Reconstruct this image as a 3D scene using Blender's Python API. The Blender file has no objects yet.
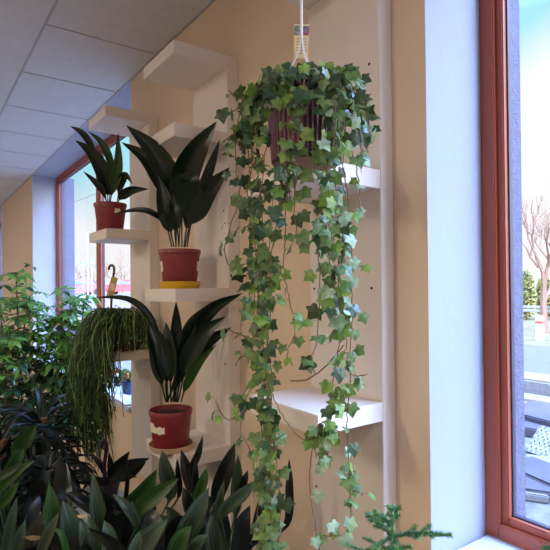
import bpy, bmesh, math, random
from mathutils import Vector, Matrix, noise
random.seed(7)
S = bpy.context.scene
C = S.collection
PI = math.pi
EYE = 1.60                      # camera height above the floor
R = random.uniform

# ------------------------------------------------------------------ camera
F, YAW, PITCH, ROLL, CY = 508.8, .6214, .0074, .0094, 285.5
fw = Vector((math.sin(YAW)*math.cos(PITCH), math.cos(YAW)*math.cos(PITCH), math.sin(PITCH)))
rt0 = Vector((math.cos(YAW), -math.sin(YAW), 0))
up0 = rt0.cross(fw)
rt = rt0*math.cos(ROLL) - up0*math.sin(ROLL)
up = rt0*math.sin(ROLL) + up0*math.cos(ROLL)
CAM = Vector((0, 0, EYE))
cd = bpy.data.cameras.new('camera'); co = bpy.data.objects.new('camera', cd); C.objects.link(co)
M = Matrix((rt, up, -fw)).transposed().to_4x4(); M.translation = CAM
co.matrix_world = M
cd.sensor_width = 36; cd.lens = 36*F/550; cd.shift_y = (CY-275)/550
cd.clip_start = .02; cd.clip_end = 400
S.camera = co


def at(px, py, d):
    """world point seen at a pixel of the survey photo, d metres along the view axis"""
    return CAM + fw*d + rt*((px-275)/F*d) + up*((CY-py)/F*d)


def V(a, b, z):
    """a along the window wall, b towards it, z relative to the eye"""
    return Vector((b, a, z+EYE))


# ------------------------------------------------------------------ materials
def lin(c):
    return tuple(((x/255)/12.92 if x/255 <= .04045 else ((x/255+.055)/1.055)**2.4) for x in c)+(1,)


MATS = {}


def mat(name, col, rough=.5, var=0.0, vscale=8.0, bump=0.0, bscale=60.0, spec=.5, trans=0.0, col2=None, metal=0, uvstripe=0.0, coat=0.0):
    if name in MATS: return MATS[name]
    m = bpy.data.materials.new(name); m.use_nodes = True
    nt = m.node_tree; N = nt.nodes; L = nt.links
    p = N['Principled BSDF']; out = N['Material Output']
    p.inputs['Roughness'].default_value = rough
    p.inputs['Specular IOR Level'].default_value = spec
    p.inputs['Metallic'].default_value = metal
    p.inputs['Coat Weight'].default_value = coat
    c1 = lin(col); c2 = lin(col2) if col2 else tuple(x*(1-var) for x in c1[:3])+(1,)
    tc = N.new('ShaderNodeTexCoord')
    src = None
    if var or col2:
        nz = N.new('ShaderNodeTexNoise'); nz.inputs['Scale'].default_value = vscale; nz.inputs['Detail'].default_value = 4
        if uvstripe:
            mp = N.new('ShaderNodeMapping'); mp.inputs['Scale'].default_value = (uvstripe, 1.2, 1)
            L.new(tc.outputs['UV'], mp.inputs[0]); L.new(mp.outputs[0], nz.inputs['Vector']); nz.inputs['Scale'].default_value = 1
        else:
            L.new(tc.outputs['Object'], nz.inputs['Vector'])
        mr = N.new('ShaderNodeMapRange'); mr.inputs[1].default_value = .35; mr.inputs[2].default_value = .65
        L.new(nz.outputs['Fac'], mr.inputs[0])
        mx = N.new('ShaderNodeMix'); mx.data_type = 'RGBA'
        mx.inputs['A'].default_value = c1; mx.inputs['B'].default_value = c2
        L.new(mr.outputs[0], mx.inputs['Factor']); src = mx.outputs['Result']
        L.new(src, p.inputs['Base Color'])
    else:
        p.inputs['Base Color'].default_value = c1
    if bump:
        nb = N.new('ShaderNodeTexNoise'); nb.inputs['Scale'].default_value = bscale; nb.inputs['Detail'].default_value = 3
        L.new(tc.outputs['Object'], nb.inputs['Vector'])
        bp = N.new('ShaderNodeBump'); bp.inputs['Strength'].default_value = bump; bp.inputs['Distance'].default_value = .01
        L.new(nb.outputs['Fac'], bp.inputs['Height']); L.new(bp.outputs[0], p.inputs['Normal'])
    if trans:
        tr = N.new('ShaderNodeBsdfTranslucent'); ms = N.new('ShaderNodeMixShader'); ms.inputs[0].default_value = trans
        if src: L.new(src, tr.inputs['Color'])
        else: tr.inputs['Color'].default_value = c1
        L.new(p.outputs[0], ms.inputs[1]); L.new(tr.outputs[0], ms.inputs[2]); L.new(ms.outputs[0], out.inputs['Surface'])
    MATS[name] = m
    return m


WALL = mat('beige wall paint', (222, 202, 177), .8, var=.06, vscale=1.5, bump=.05, bscale=90)
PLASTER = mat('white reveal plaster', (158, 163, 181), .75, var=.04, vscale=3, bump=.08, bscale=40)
STONE = mat('grey exterior render', (98, 96, 112), .9, var=.2, vscale=40, bump=.4, bscale=120)
TILE = mat('ceiling tile', (206, 208, 212), .9, var=.06, vscale=25, bump=.15, bscale=60)
TBAR = mat('ceiling grid', (168, 169, 174), .6)
FLOOR = mat('floor tile', (176, 166, 154), .5, var=.15, vscale=2)
SHELF = mat('white shelf foil', (226, 219, 212), .55, var=.03, vscale=4)
REDF = mat('red brown window frame', (160, 80, 56), .42, var=.06, vscale=3)
GASK = mat('dark gasket', (58, 54, 74), .5)
SILL = mat('white sill', (196, 200, 208), .4)
POT = mat('dark red pot', (128, 42, 50), .38, var=.08, vscale=6)
SOIL = mat('soil', (62, 40, 34), .95, var=.5, vscale=120, bump=1, bscale=200)
YEL = mat('yellow plastic', (214, 168, 26), .4)
TAN = mat('tan plastic', (205, 178, 142), .5, var=.05)
STICK = mat('paper sticker', (236, 226, 206), .7, var=.08, vscale=30)
ASP = mat('aspidistra leaf', (9, 38, 18), .3, col2=(5, 22, 12), uvstripe=8, spec=.4)
ASPY = mat('young aspidistra leaf', (52, 88, 34), .38, col2=(34, 64, 28), uvstripe=22, trans=.25)
ASPF = mat('aspidistra leaf matt', (78, 96, 70), .38, col2=(20, 34, 26), uvstripe=9, spec=.35)  # leaf striping, its pale bands raised as painted highlights
ASPG = mat('aspidistra leaf green', (56, 94, 40), .38, col2=(22, 48, 22), uvstripe=9, spec=.4, trans=.1)
ASPD = mat('aspidistra leaf dark', (16, 26, 20), .35, col2=(6, 12, 10), uvstripe=9, spec=.4)
DRY = mat('dried leaf', (204, 182, 138), .7, var=.25, vscale=40)
IV1 = mat('ivy leaf mid', (108, 138, 74), .36, col2=(70, 102, 56), vscale=60, trans=.22)
IV2 = mat('ivy leaf dark', (58, 88, 52), .32, col2=(38, 66, 42), vscale=60, trans=.15)
IV3 = mat('ivy leaf light', (138, 170, 78), .4, col2=(96, 138, 66), vscale=60, trans=.35)
IV4 = mat('ivy leaf pale grey', (160, 184, 150), .32, col2=(110, 148, 112), vscale=60, trans=.2)
IVS = mat('ivy stem', (120, 92, 62), .6, var=.2, vscale=40)
PURP = mat('dark purple pot plastic', (56, 12, 40), .3, spec=.6)
PURL = mat('mauve pot rib', (136, 92, 120), .3, spec=.6)
WPL = mat('white plastic', (226, 228, 232), .35)
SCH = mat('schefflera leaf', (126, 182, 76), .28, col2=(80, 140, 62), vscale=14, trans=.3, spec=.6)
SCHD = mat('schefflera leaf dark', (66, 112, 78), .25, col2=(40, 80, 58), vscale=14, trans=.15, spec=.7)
BARK = mat('plant stem bark', (120, 88, 60), .8, var=.3, vscale=30)
STRAP = mat('strap leaf', (24, 42, 38), .45, col2=(10, 22, 22), uvstripe=12, spec=.3)
RHI = mat('rhipsalis stem', (70, 108, 56), .5, col2=(34, 58, 32), vscale=30, trans=.1)
PINE = mat('pine needle', (96, 146, 98), .5, col2=(60, 112, 78), vscale=40)
PINEY = mat('young pine needle', (104, 150, 66), .5)
BROWNP = mat('brown plastic', (92, 54, 44), .4)
VIOL = mat('dark violet plastic', (34, 28, 50), .35)
TAGY = mat('yellow card', (190, 170, 104), .6, var=.15, vscale=20)
CARD = mat('cream card', (232, 216, 184), .6)
TABLE = mat('dark wood bench', (52, 42, 36), .6, var=.3, vscale=6)
WHITEP = mat('white paint', (222, 224, 230), .5)
BLUEP = mat('blue glazed pot', (44, 70, 118), .3)
BLK = mat('black hole', (24, 20, 18), .9)


# ------------------------------------------------------------------ mesh helpers
class MB:
    def __init__(s): s.v = []; s.f = []; s.m = []; s.uv = []

    def add(s, vs, fs, mi=0, uvs=None):
        o = len(s.v); s.v += [tuple(v) for v in vs]
        for f in fs:
            s.f.append([i+o for i in f]); s.m.append(mi)
            s.uv.append([uvs[i] if uvs else (0, 0) for i in f])

    def box(s, lo, hi, mi=0, mf=None):
        (x0, y0, z0), (x1, y1, z1) = lo, hi
        vs = [(x0, y0, z0), (x1, y0, z0), (x1, y1, z0), (x0, y1, z0), (x0, y0, z1), (x1, y0, z1), (x1, y1, z1), (x0, y1, z1)]
        fs = {'-z': (3, 2, 1, 0), '+z': (4, 5, 6, 7), '-y': (0, 1, 5, 4), '+x': (1, 2, 6, 5), '+y': (2, 3, 7, 6), '-x': (3, 0, 4, 7)}
        for k, f in fs.items(): s.add([vs[i] for i in f], [(0, 1, 2, 3)], (mf or {}).get(k, mi))

    def rbox(s, lo, hi, r=.003, mi=0):
        bm = bmesh.new(); bmesh.ops.create_cube(bm, size=1)
        for v in bm.verts:
            v.co = Vector([lo[i]+(v.co[i]+.5)*(hi[i]-lo[i]) for i in range(3)])
        bmesh.ops.bevel(bm, geom=bm.edges[:], offset=r, segments=2, affect='EDGES')
        bm.verts.index_update()
        s.add([v.co.copy() for v in bm.verts], [[v.index for v in f.verts] for f in bm.faces], mi); bm.free()

    def tube(s, pts, r, n=6, mi=0, cap=True):
        pts = [Vector(p) for p in pts]
        rs = r if isinstance(r, (list, tuple)) else [r]*len(pts)
        t0 = (pts[1]-pts[0]).normalized()
        nrm = t0.orthogonal().normalized(); vs = []
        for i, p in enumerate(pts):
            t = (pts[min(i+1, len(pts)-1)]-pts[max(i-1, 0)])
            t = t.normalized() if t.length > 1e-9 else t0
            nrm = (nrm-t*nrm.dot(t))
            nrm = nrm.normalized() if nrm.length > 1e-6 else t.orthogonal().normalized()
            bn = t.cross(nrm)
            for k in range(n):
                a = 2*PI*k/n; vs.append(p+(nrm*math.cos(a)+bn*math.sin(a))*rs[i])
        fs = []
        for i in range(len(pts)-1):
            for k in range(n):
                a = i*n+k; b = i*n+(k+1) % n; fs.append((a, b, b+n, a+n))
        if cap: fs += [tuple(range(n))[::-1], tuple(range((len(pts)-1)*n, len(pts)*n))]
        s.add(vs, fs, mi)

    def lathe(s, c, prof, n=40, mi=0, mod=None):
        vs = []; fs = []
        for j, (r, z) in enumerate(prof):
            for k in range(n):
                a = 2*PI*k/n; q = r*(mod(k) if mod else 1)
                vs.append((c[0]+q*math.cos(a), c[1]+q*math.sin(a), c[2]+z))
        for j in range(len(prof)-1):
            for k in range(n):
                a = j*n+k; b = j*n+(k+1) % n; fs.append((a, b, b+n, a+n))
        s.add(vs, fs, mi)

    def build(s, name, mats, parent=None, smooth=True, org=None):
        me = bpy.data.meshes.new(name)
        o0 = Vector(parent.matrix_world.translation) if parent else (Vector(org) if org else Vector((0, 0, 0)))
        if parent: o0 = ORG[parent.name]
        me.from_pydata([Vector(v)-o0 for v in s.v], [], s.f)
        for m in (mats if isinstance(mats, (list, tuple)) else [mats]): me.materials.append(m)
        uv = me.uv_layers.new()
        li = 0
        for p, u in zip(me.polygons, s.uv):
            for k, l in enumerate(p.loop_indices): uv.data[l].uv = u[k]
        me.polygons.foreach_set('material_index', s.m)
        me.polygons.foreach_set('use_smooth', [smooth]*len(s.f))
        me.update()
        if smooth:
            try: me.set_sharp_from_angle(angle=math.radians(40))
            except Exception: pass
        o = bpy.data.objects.new(name, me); C.objects.link(o)
        if parent: o.parent = parent; ORG[o.name] = o0
        else: o.location = o0; ORG[o.name] = o0
        return o


ORG = {}


def spline(pts, n):
    P = [Vector(p) for p in pts]
    if len(P) == 2: return [P[0].lerp(P[1], i/n) for i in range(n+1)]
    P = [P[0]*2-P[1]]+P+[P[-1]*2-P[-2]]
    out = []; k = len(P)-3
    for i in range(n+1):
        u = i/n*k; j = min(int(u), k-1); t = u-j
        a, b, c, d = P[j:j+4]
        out.append(.5*((2*b)+(c-a)*t+(2*a-5*b+4*c-d)*t*t+(3*b-a-3*c+d)*t**3))
    return out


def tag(o, label, cat, group=None, kind=None):
    if label: o['label'] = label
    if cat: o['category'] = cat
    if group: o['group'] = group
    if kind: o['kind'] = kind
    return o


def thing(name, loc, label, cat, group=None):
    o = bpy.data.objects.new(name, None); C.objects.link(o); o.location = loc; o.empty_display_size = .1
    ORG[o.name] = Vector(loc)
    return tag(o, label, cat, group)


def struct(o):
    o['kind'] = 'structure'; return o


def copy_thing(src, delta, label=None):
    c = src.copy(); C.objects.link(c); c.location = src.location+delta
    if label: c['label'] = label
    for ch in list(src.children):
        k = ch.copy(); C.objects.link(k); k.parent = c
        for g in ch.children:
            q = g.copy(); C.objects.link(q); q.parent = k
    return c


# ------------------------------------------------------------------ the room
ZC = 1.2275; ZS = -.678; BW = 1.05; BF = 1.284
A0, A1, B0 = -3.2, 11.0, -4.0
WINS = [(-2.14, .8095), (2.90, 5.852), (8.13, 10.7)]
mb = MB()
mb.box(V(A0, B0, -EYE-.1), V(A1, 1.38, -EYE)); struct(mb.build('floor', FLOOR, smooth=False))
mb = MB()
mb.box(V(A0, B0, ZC), V(A1, BW, ZC+.12)); struct(mb.build('ceiling', TILE, smooth=False))
mb = MB(); t = .004                                  # ceiling grid, 615 mm module
g = .507
while g > B0: mb.box(V(A0, g-.005, ZC-t), V(A1, g+.005, ZC+.001)); g -= 1.23
g = 2.498-.615*9
while g < A1: mb.box(V(g-.0035, .507, ZC-t*.6), V(g+.0035, BW, ZC+.001)); g += .615
mb.box(V(A0, BW-.012, ZC-.006), V(A1, BW, ZC+.001))
struct(mb.build('trim_1', TBAR, smooth=False))
mb = MB()
edges = [A0]+[x for w in WINS for x in w]+[A1]
for i in range(0, len(edges), 2):
    a, b = edges[i], edges[i+1]
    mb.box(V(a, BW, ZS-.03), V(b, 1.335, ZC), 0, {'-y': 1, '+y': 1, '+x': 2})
    ob = 1.46 if i == 4 else 1.392
    mb.box(V(a-.056 if i else a, 1.335, ZS-.03), V(b+.056 if i+2 < len(edges) else b, ob, ZC), 2)
mb.box(V(A0, BW, -EYE), V(A1, 1.375, ZS-.03), 0, {'+x': 2, '+z': 1})
mb.box(V(A0, BW, ZC), V(A1, 1.375, ZC+.35), 1, {'+x': 2})
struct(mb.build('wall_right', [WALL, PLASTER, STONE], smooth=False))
mb = MB(); mb.box(V(A0, B0-.1, -EYE), V(A1, B0, ZC)); struct(mb.build('wall_left', WALL, smooth=False))
mb = MB(); mb.box(V(A1, B0, -EYE), V(A1+.1, 1.375, ZC+.35)); struct(mb.build('wall_far', WALL, smooth=False))
mb = MB(); mb.box(V(A0-.1, B0, -EYE), V(A0, 1.375, ZC+.35)); struct(mb.build('wall_back', WALL, smooth=False))

# glass: clear, barely tinted
GL = bpy.data.materials.new('window glass'); GL.use_nodes = True
nt = GL.node_tree; nt.nodes.clear()
o_ = nt.nodes.new('ShaderNodeOutputMaterial'); tr = nt.nodes.new('ShaderNodeBsdfTransparent'); gl = nt.nodes.new('ShaderNodeBsdfGlossy')
gl.inputs['Roughness'].default_value = .02; tr.inputs[0].default_value = (.96, .97, .98, 1)
ms = nt.nodes.new('ShaderNodeMixShader'); fr = nt.nodes.new('ShaderNodeFresnel'); fr.inputs[0].default_value = 1.25
ge = nt.nodes.new('ShaderNodeNewGeometry'); mu = nt.nodes.new('ShaderNodeMath'); mu.operation = 'MULTIPLY_ADD'
nt.links.new(ge.outputs['Backfacing'], mu.inputs[0]); mu.inputs[1].default_value = -1; mu.inputs[2].default_value = 1
m3_ = nt.nodes.new('ShaderNodeMath'); m3_.operation = 'MULTIPLY'; nt.links.new(mu.outputs[0], m3_.inputs[0]); nt.links.new(fr.outputs[0], m3_.inputs[1])
nt.links.new(m3_.outputs[0], ms.inputs[0]); nt.links.new(tr.outputs[0], ms.inputs[1]); nt.links.new(gl.outputs[0], ms.inputs[2]); nt.links.new(ms.outputs[0], o_.inputs[0])

for i, (a, b) in enumerate(WINS):
    w = bpy.data.objects.new('window_%d' % (i+1), None); C.objects.link(w); w.location = V((a+b)/2, BF, ZS); ORG[w.name] = V((a+b)/2, BF, ZS); struct(w)
    mb = MB(); mid = (a+b)/2
    def ring(mb, a0, a1, z0, z1, wd, b0, b1, r=.003):
        mb.rbox(V(a0, b0, z0), V(a0+wd, b1, z1), r); mb.rbox(V(a1-wd, b0, z0), V(a1, b1, z1), r)
        mb.rbox(V(a0+wd-.001, b0, z0), V(a1-wd+.001, b1, z0+wd), r); mb.rbox(V(a0+wd-.001, b0, z1-wd), V(a1-wd+.001, b1, z1), r)
    ring(mb, a, b, ZS, ZC, .040, BF, 1.334)
    mb.rbox(V(mid-.032, BF+.002, ZS+.03), V(mid+.032, 1.333, ZC-.03), .003)
    mb.build('window_frame', REDF, w)
    for q, (c, d) in enumerate(((a+.039, mid-.031), (mid+.031, b-.039))):
        s = MB(); ring(s, c, d, ZS+.039, ZC-.039, .021, 1.298, 1.333); so = s.build('sash', REDF, w)
        s = MB(); ring(s, c+.019, d-.019, ZS+.058, ZC-.058, .006, 1.315, 1.332, .001); s.build('gasket', GASK, w)
        s = MB(); s.box(V(c+.022, 1.322, ZS+.061), V(d-.022, 1.328, ZC-.061)); s.build('pane', GL, w, smooth=False)
    s = MB(); s.rbox(V(a+.001, BW-.03, ZS-.03), V(b-.001, BF+.03, ZS), .006); s.build('window_sill', SILL, w)
    s = MB()
    s.add([V(a-.06, 1.334, ZS+.03), V(b+.06, 1.334, ZS+.03), V(b+.06, 1.46, ZS-.01), V(a-.06, 1.46, ZS-.01),
           V(a-.06, 1.334, ZS-.03), V(b+.06, 1.334, ZS-.03), V(b+.06, 1.46, ZS-.05), V(a-.06, 1.46, ZS-.05)],
          [(0, 1, 2, 3), (7, 6, 5, 4), (3, 2, 6, 7), (0, 4, 5, 1), (1, 5, 6, 2), (0, 3, 7, 4)])
    s.build('outer_sill', STONE, w, smooth=False)

# ------------------------------------------------------------------ shelf units
TB = [.9187, 1.7028, 2.4962]; SW = .2916; SD = .2227; TH = .0492
LV = [(.9104, .3104, -.2976), (.9104, .6095, .006, -.600), (.9104, .307, -.300)]
SLAB = ['white wall shelf unit behind the hanging ivy, nearest the right window',
        'white wall shelf unit holding two aspidistras, middle of the row of three',
        'white wall shelf unit beside the far window, holding the trailing rhipsalis']
for a, lv, lab in zip(TB, LV, SLAB):
    u = thing('wall_shelf_unit', V(a+SW/2, 1.0, .9104-1.9), lab, 'shelf', 'white wall shelf units')
    mb = MB(); mb.rbox(V(a, 1.0, .9104-1.9), V(a+SW, 1.0494, .9104), .0015); bb = mb.build('back_board', SHELF, u)
    hl = MB()
    for zz in (.9104-.31, .9104-.91, .9104-1.51) if lv[1] < .5 else (.9104-.60, .9104-1.2):
        for aa in (a+.035, a+SW-.02):
            h = MB(); p = V(aa, 1.0, zz+.0); h.tube([p+Vector((-.0006, 0, 0)), p+Vector((.002, 0, 0))], .004, 10); h.build('screw_hole', BLK, bb)
    for z in lv:
        mb = MB(); mb.rbox(V(a, 1.0-SD, z-TH), V(a+SW, 1.0005, z), .0015); mb.build('shelf', SHELF, u)


# ------------------------------------------------------------------ leaves and pots
def leaf(ctrl, wpx, parent, m, twist=0.0, fold=.25, pet=.35, name='leaf', n=18, shape=.85, curl=0.0, world=False):
    """lanceolate leaf on a petiole; ctrl = (px, py, depth) from base to tip"""
    pts = spline([c if world else at(*c) for c in ctrl], n)
    d = (sum((p-CAM).dot(fw) for p in pts)/len(pts))
    W = wpx/F*d/2 if not world else wpx/2
    mb = MB(); vs = []; uvs = []; K = 7
    for i, p in enumerate(pts):
        t = (pts[min(i+1, n)]-pts[max(i-1, 0)]).normalized()
        vw = (p-CAM).normalized()
        s = t.cross(vw)
        s = s.normalized() if s.length > 1e-4 else rt.copy()
        s = Matrix.Rotation(twist+curl*i/n, 3, t) @ s
        nn = s.cross(t).normalized()
        u = i/n
        if u < pet: w = .0022+.001*u/pet
        else:
            q = (u-pet)/(1-pet); qq = min(1, q); w = max(W*2.74*(qq**.55)*((1-qq)**1.0)*(.93+.07*shape), .0022*(1-q))
        for k in range(K):
            x = (k/(K-1)*2-1)
            vs.append(p+s*(w*x)-nn*(w*fold*(abs(x)**1.3))+nn*(w*.04*math.sin(9*u+3*x)))
            uvs.append((k/(K-1), u))
    fs = [(i*K+k, i*K+k+1, (i+1)*K+k+1, (i+1)*K+k) for i in range(n) for k in range(K-1)]
    mb.add(vs, fs, 0, uvs)
    if pet > 0.02:
        j = max(2, int(pet*n)+1); mb.tube([p for p in pts[:j+1]], .0028, 6)
    return mb.build(name, m, parent)


def pot(parent, c, rt_, rb, h, m=POT, rim=True, soilm=SOIL):
    mb = MB(); r1 = rt_
    prof = [(.001, 0), (rb*.96, 0), (rb, .004), (r1*.955, h*.86), (r1*.955, h*.87), (r1, h*.875), (r1*1.01, h*.985), (r1*.995, h), (r1*.95, h), (r1*.9, h*.86), (r1*.6, h*.85)]
    mb.lathe(c, prof, 48); mb.build('pot', m, parent)
    mb = MB(); vs = [Vector((c[0], c[1], c[2]+h*.88))]
    rings = 5; n = 28
    for j in range(1, rings+1):
        for k in range(n):
            a = 2*PI*k/n; rr = r1*.925*j/rings
            vs.append(Vector((c[0]+rr*math.cos(a), c[1]+rr*math.sin(a), c[2]+h*.88+(R(-.004, .006) if j < rings else -.002))))
    fs = [(0, 1+k, 1+(k+1) % n) for k in range(n)]
    for j in range(rings-1):
        for k in range(n): a = 1+j*n+k; b = 1+j*n+(k+1) % n; fs.append((a, b, b+n, a+n))
    mb.add(vs, fs); mb.build('soil', soilm, parent)


def cone_patch(parent, c, rt_, rb, h, f0, f1, z0, z1, m, name='label_sticker', torn=0.0):
    """sticker on the pot side; f0..f1 = sideways place as fraction of the radius seen from the camera"""
    dirc = (CAM-Vector(c)); base = math.atan2(dirc.y, dirc.x)
    t0, t1 = base+math.asin(f0), base+math.asin(f1)
    mb = MB(); vs = []; n = 10; q = 4
    for j in range(q+1):
        for k in range(n+1):
            zz = z0+(z1-z0)*j/q + (torn*R(-1, 1) if j in (0, q) or k in (0, n) else 0)
            r = (rb+(rt_*.955-rb)*zz/h/.86)+.0012; a = t0+(t1-t0)*k/n
            vs.append((c[0]+r*math.cos(a), c[1]+r*math.sin(a), c[2]+zz))
    fs = [(j*(n+1)+k, j*(n+1)+k+1, (j+1)*(n+1)+k+1, (j+1)*(n+1)+k) for j in range(q) for k in range(n)]
    mb.add(vs, fs); return mb.build(name, m, parent)


def saucer(c, r, h, m, label, name='saucer'):
    mb = MB(); mb.lathe(c, [(.001, 0), (r*.9, 0), (r*.96, h*.3), (r, h), (r*.965, h), (r*.92, h*.35), (r*.85, h*.2), (.001, h*.2)], 48)
    o = mb.build(name, m, org=c); tag(o, label, 'saucer'); return o


# middle shelf aspidistra, on a yellow saucer
D = 2.02
pc = at(180, 287, D); pc.z = EYE+.006; zs = pc.z
saucer(pc, .082, .028, YEL, 'yellow round saucer under the upper aspidistra on the middle unit')
pc1 = Vector((pc.x, pc.y, zs+.0065))
t1 = thing('potted_aspidistra', pc1, 'dark aspidistra in a red pot standing on the yellow saucer', 'potted plant', 'aspidistras on the shelves')
pot(t1, pc1, .083, .066, .147)
cone_patch(t1, pc1, .083, .066, .147, .86, .98, .062, .10, STICK)
cone_patch(t1, pc1, .083, .066, .147, -.97, -.86, .060, .10, STICK)
for c, w, m, tw, fo, pe, sh in [
    ([(179, 247, D), (176, 215, D-.01), (169, 180, D-.03), (152, 150, D-.06), (126, 125, D-.08)], 25, ASP, .25, .35, .28, .75),
    ([(182, 247, D), (182, 215, D-.01), (185, 180, D-.05), (198, 150, D-.14), (217, 121, D-.18)], 29, ASP, -.2, .3, .25, .85),
    ([(187, 247, D-.01), (192, 220, D-.04), (203, 196, D-.06), (230, 167, D-.06)], 25, ASP, .2, .3, .3, .75),
    ([(174, 247, D-.02), (169, 224, D-.05), (164, 200, D-.06), (158, 176, D-.06)], 18, ASP, .1, .3, .22, .95),
    ([(179, 247, D-.05), (181, 215, D-.09), (187, 187, D-.13), (190, 184, D-.16), (183, 218, D-.22)], 27, ASP, 0, .12, .3, .6),
    ([(172, 247, D), (166, 226, D-.02), (154, 214, D-.04), (138, 210, D-.05), (112, 214, D-.05)], 7, ASP, .5, .3, .3, .9),
    ([(176, 247, D+.02), (172, 215, D+.06), (160, 182, D+.08), (145, 158, D+.08), (121, 142, D+.06)], 17, ASP, .3, .3, .35, .8),
    ([(185, 247, D+.02), (192, 215, D-.02), (205, 180, D-.09), (220, 139, D-.15)], 11, ASP, .4, .3, .5, .9),
    ([(184, 247, D-.01), (187, 225, D-.03), (191, 205, D-.04), (197, 186, D-.04)], 12, ASP, .2, .3, .3, .9),
    ([(176, 247, D-.02), (176, 228, D-.05), (174, 212, D-.06), (172, 192, D-.05)], 12, ASP, .2, .3, .3, .9)]:
    leaf(c, w, t1, m, tw, fo, pe, shape=sh)

# lower shelf aspidistra on a tan saucer
D = 1.93
pc = at(171, 443, D); zs = EYE-.600; pc.z = zs
saucer(pc, .084, .022, TAN, 'tan round saucer under the lowest aspidistra on the middle unit')
pc2 = Vector((pc.x, pc.y, zs+.005))
t2 = thing('potted_aspidistra', pc2, 'dark aspidistra in a red pot with torn sticker, on the tan saucer', 'potted plant', 'aspidistras on the shelves')
pot(t2, pc2, .081, .066, .145)
cone_patch(t2, pc2, .081, .066, .145, -.985, -.30, .066, .092, STICK, torn=.004)
cone_patch(t2, pc2, .081, .066, .145, -.985, -.80, .085, .104, STICK)
for c, w, m, tw, fo, pe, sh in [
    ([(168, 402, D), (164, 365, D), (152, 322, D-.02), (130, 300, D-.05), (94, 297, D-.08)], 8, ASP, .35, .35, .35, .7),
    ([(166, 402, D-.03), (160, 376, D-.06), (155, 352, D-.08), (147, 326, D-.09)], 15, ASP, .2, .3, .25, .9),
    ([(168, 402, D-.03), (166, 372, D-.07), (161, 343, D-.09), (149, 324, D-.1)], 15, ASP, -.1, .3, .25, .85),
    ([(173, 402, D), (176, 365, D), (176, 330, D), (176, 301, D-.02)], 13, ASP, .2, .3, .3, .8),
    ([(175, 402, D), (180, 365, D), (192, 332, D), (214, 307, D-.02), (243, 293, D-.05)], 17, ASP, .3, .3, .3, .9),
    ([(176, 402, D-.03), (184, 368, D-.06), (202, 336, D-.08), (226, 316, D-.1)], 19, ASP, -.15, .3, .28, .85),
    ([(178, 402, D-.02), (186, 370, D-.02), (204, 344, D-.02), (232, 327, D-.03)], 18, ASP, .3, .25, .28, .85),
    ([(181, 402, D-.03), (186, 386, D-.06), (199, 362, D-.08), (217, 344, D-.1)], 10, ASPY, .2, .3, .25, .9),
    ([(174, 402, D+.02), (179, 362, D+.04), (190, 325, D+.05), (214, 301, D+.03)], 12, ASP, .4, .3, .4, .9),
    ([(171, 402, D-.04), (170, 372, D-.07), (168, 345, D-.08), (166, 322, D-.07)], 15, ASP, 0, .3, .25, .9),
    ([(177, 402, D), (180, 375, D-.02), (186, 350, D-.04), (196, 322, D-.05)], 15, ASP, 0, .3, .25, .9)]:
    leaf(c, w, t2, m, tw, fo, pe, shape=sh)
for k in range(5):
    leaf([(170+R(-4, 8), 402, D+R(-.03, .02)), (171+R(-5, 10), 378, D-.04), (173+R(-10, 16), 352, D-.05)], 5, t2, ASP, 0, .3, .6)

# far shelf aspidistra
D = 2.60
pc = at(110.5, 229, D); pc.z = EYE+.307
t3 = thing('potted_aspidistra', pc, 'smaller aspidistra in a red pot on the shelf before the far window', 'potted plant', 'aspidistras on the shelves')
pot(t3, pc, .081, .063, .137)
cone_patch(t3, pc, .081, .063, .137, .28, .62, .082, .105, STICK)
for c, w, m, tw, fo, pe, sh in [
    ([(108, 204, D), (107, 190, D), (101, 168, D-.03), (91, 152, D-.05), (75, 140, D-.08)], 15, ASP, .1, .3, .18, .8),
    ([(107, 204, D+.02), (102, 178, D+.03), (92, 148, D+.02), (82, 133, D), (70, 126, D)], 7, ASP, .2, .3, .4, .8),
    ([(110, 204, D), (113, 180, D+.02), (109, 158, D+.03), (101, 142, D+.02), (88, 131, D)], 8, ASPY, .2, .3, .3, .8),
    ([(110, 204, D), (113, 186, D-.02), (118, 164, D-.03), (118, 132, D-.03)], 11, ASPY, .1, .25, .2, .9),
    ([(107, 204, D-.03), (103, 192, D-.06), (95, 182, D-.08), (83, 171, D-.09)], 7, ASP, .2, .3, .2, .9),
    ([(117, 204, D), (119, 190, D), (122, 179, D-.01), (126, 175, D-.03), (133, 184, D-.06)], 9, ASP, .2, .3, .2, .8),
    ([(117, 204, D-.03), (122, 196, D-.05), (132, 190, D-.06), (149, 189, D-.07)], 10, ASP, .2, .3, .2, .8),
    ([(109, 204, D-.02), (110, 188, D-.03), (107, 172, D-.04)], 6, ASP, .2, .3, .3, .8)]:
    leaf(c, w, t3, m, tw, fo, pe, shape=sh)


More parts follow.
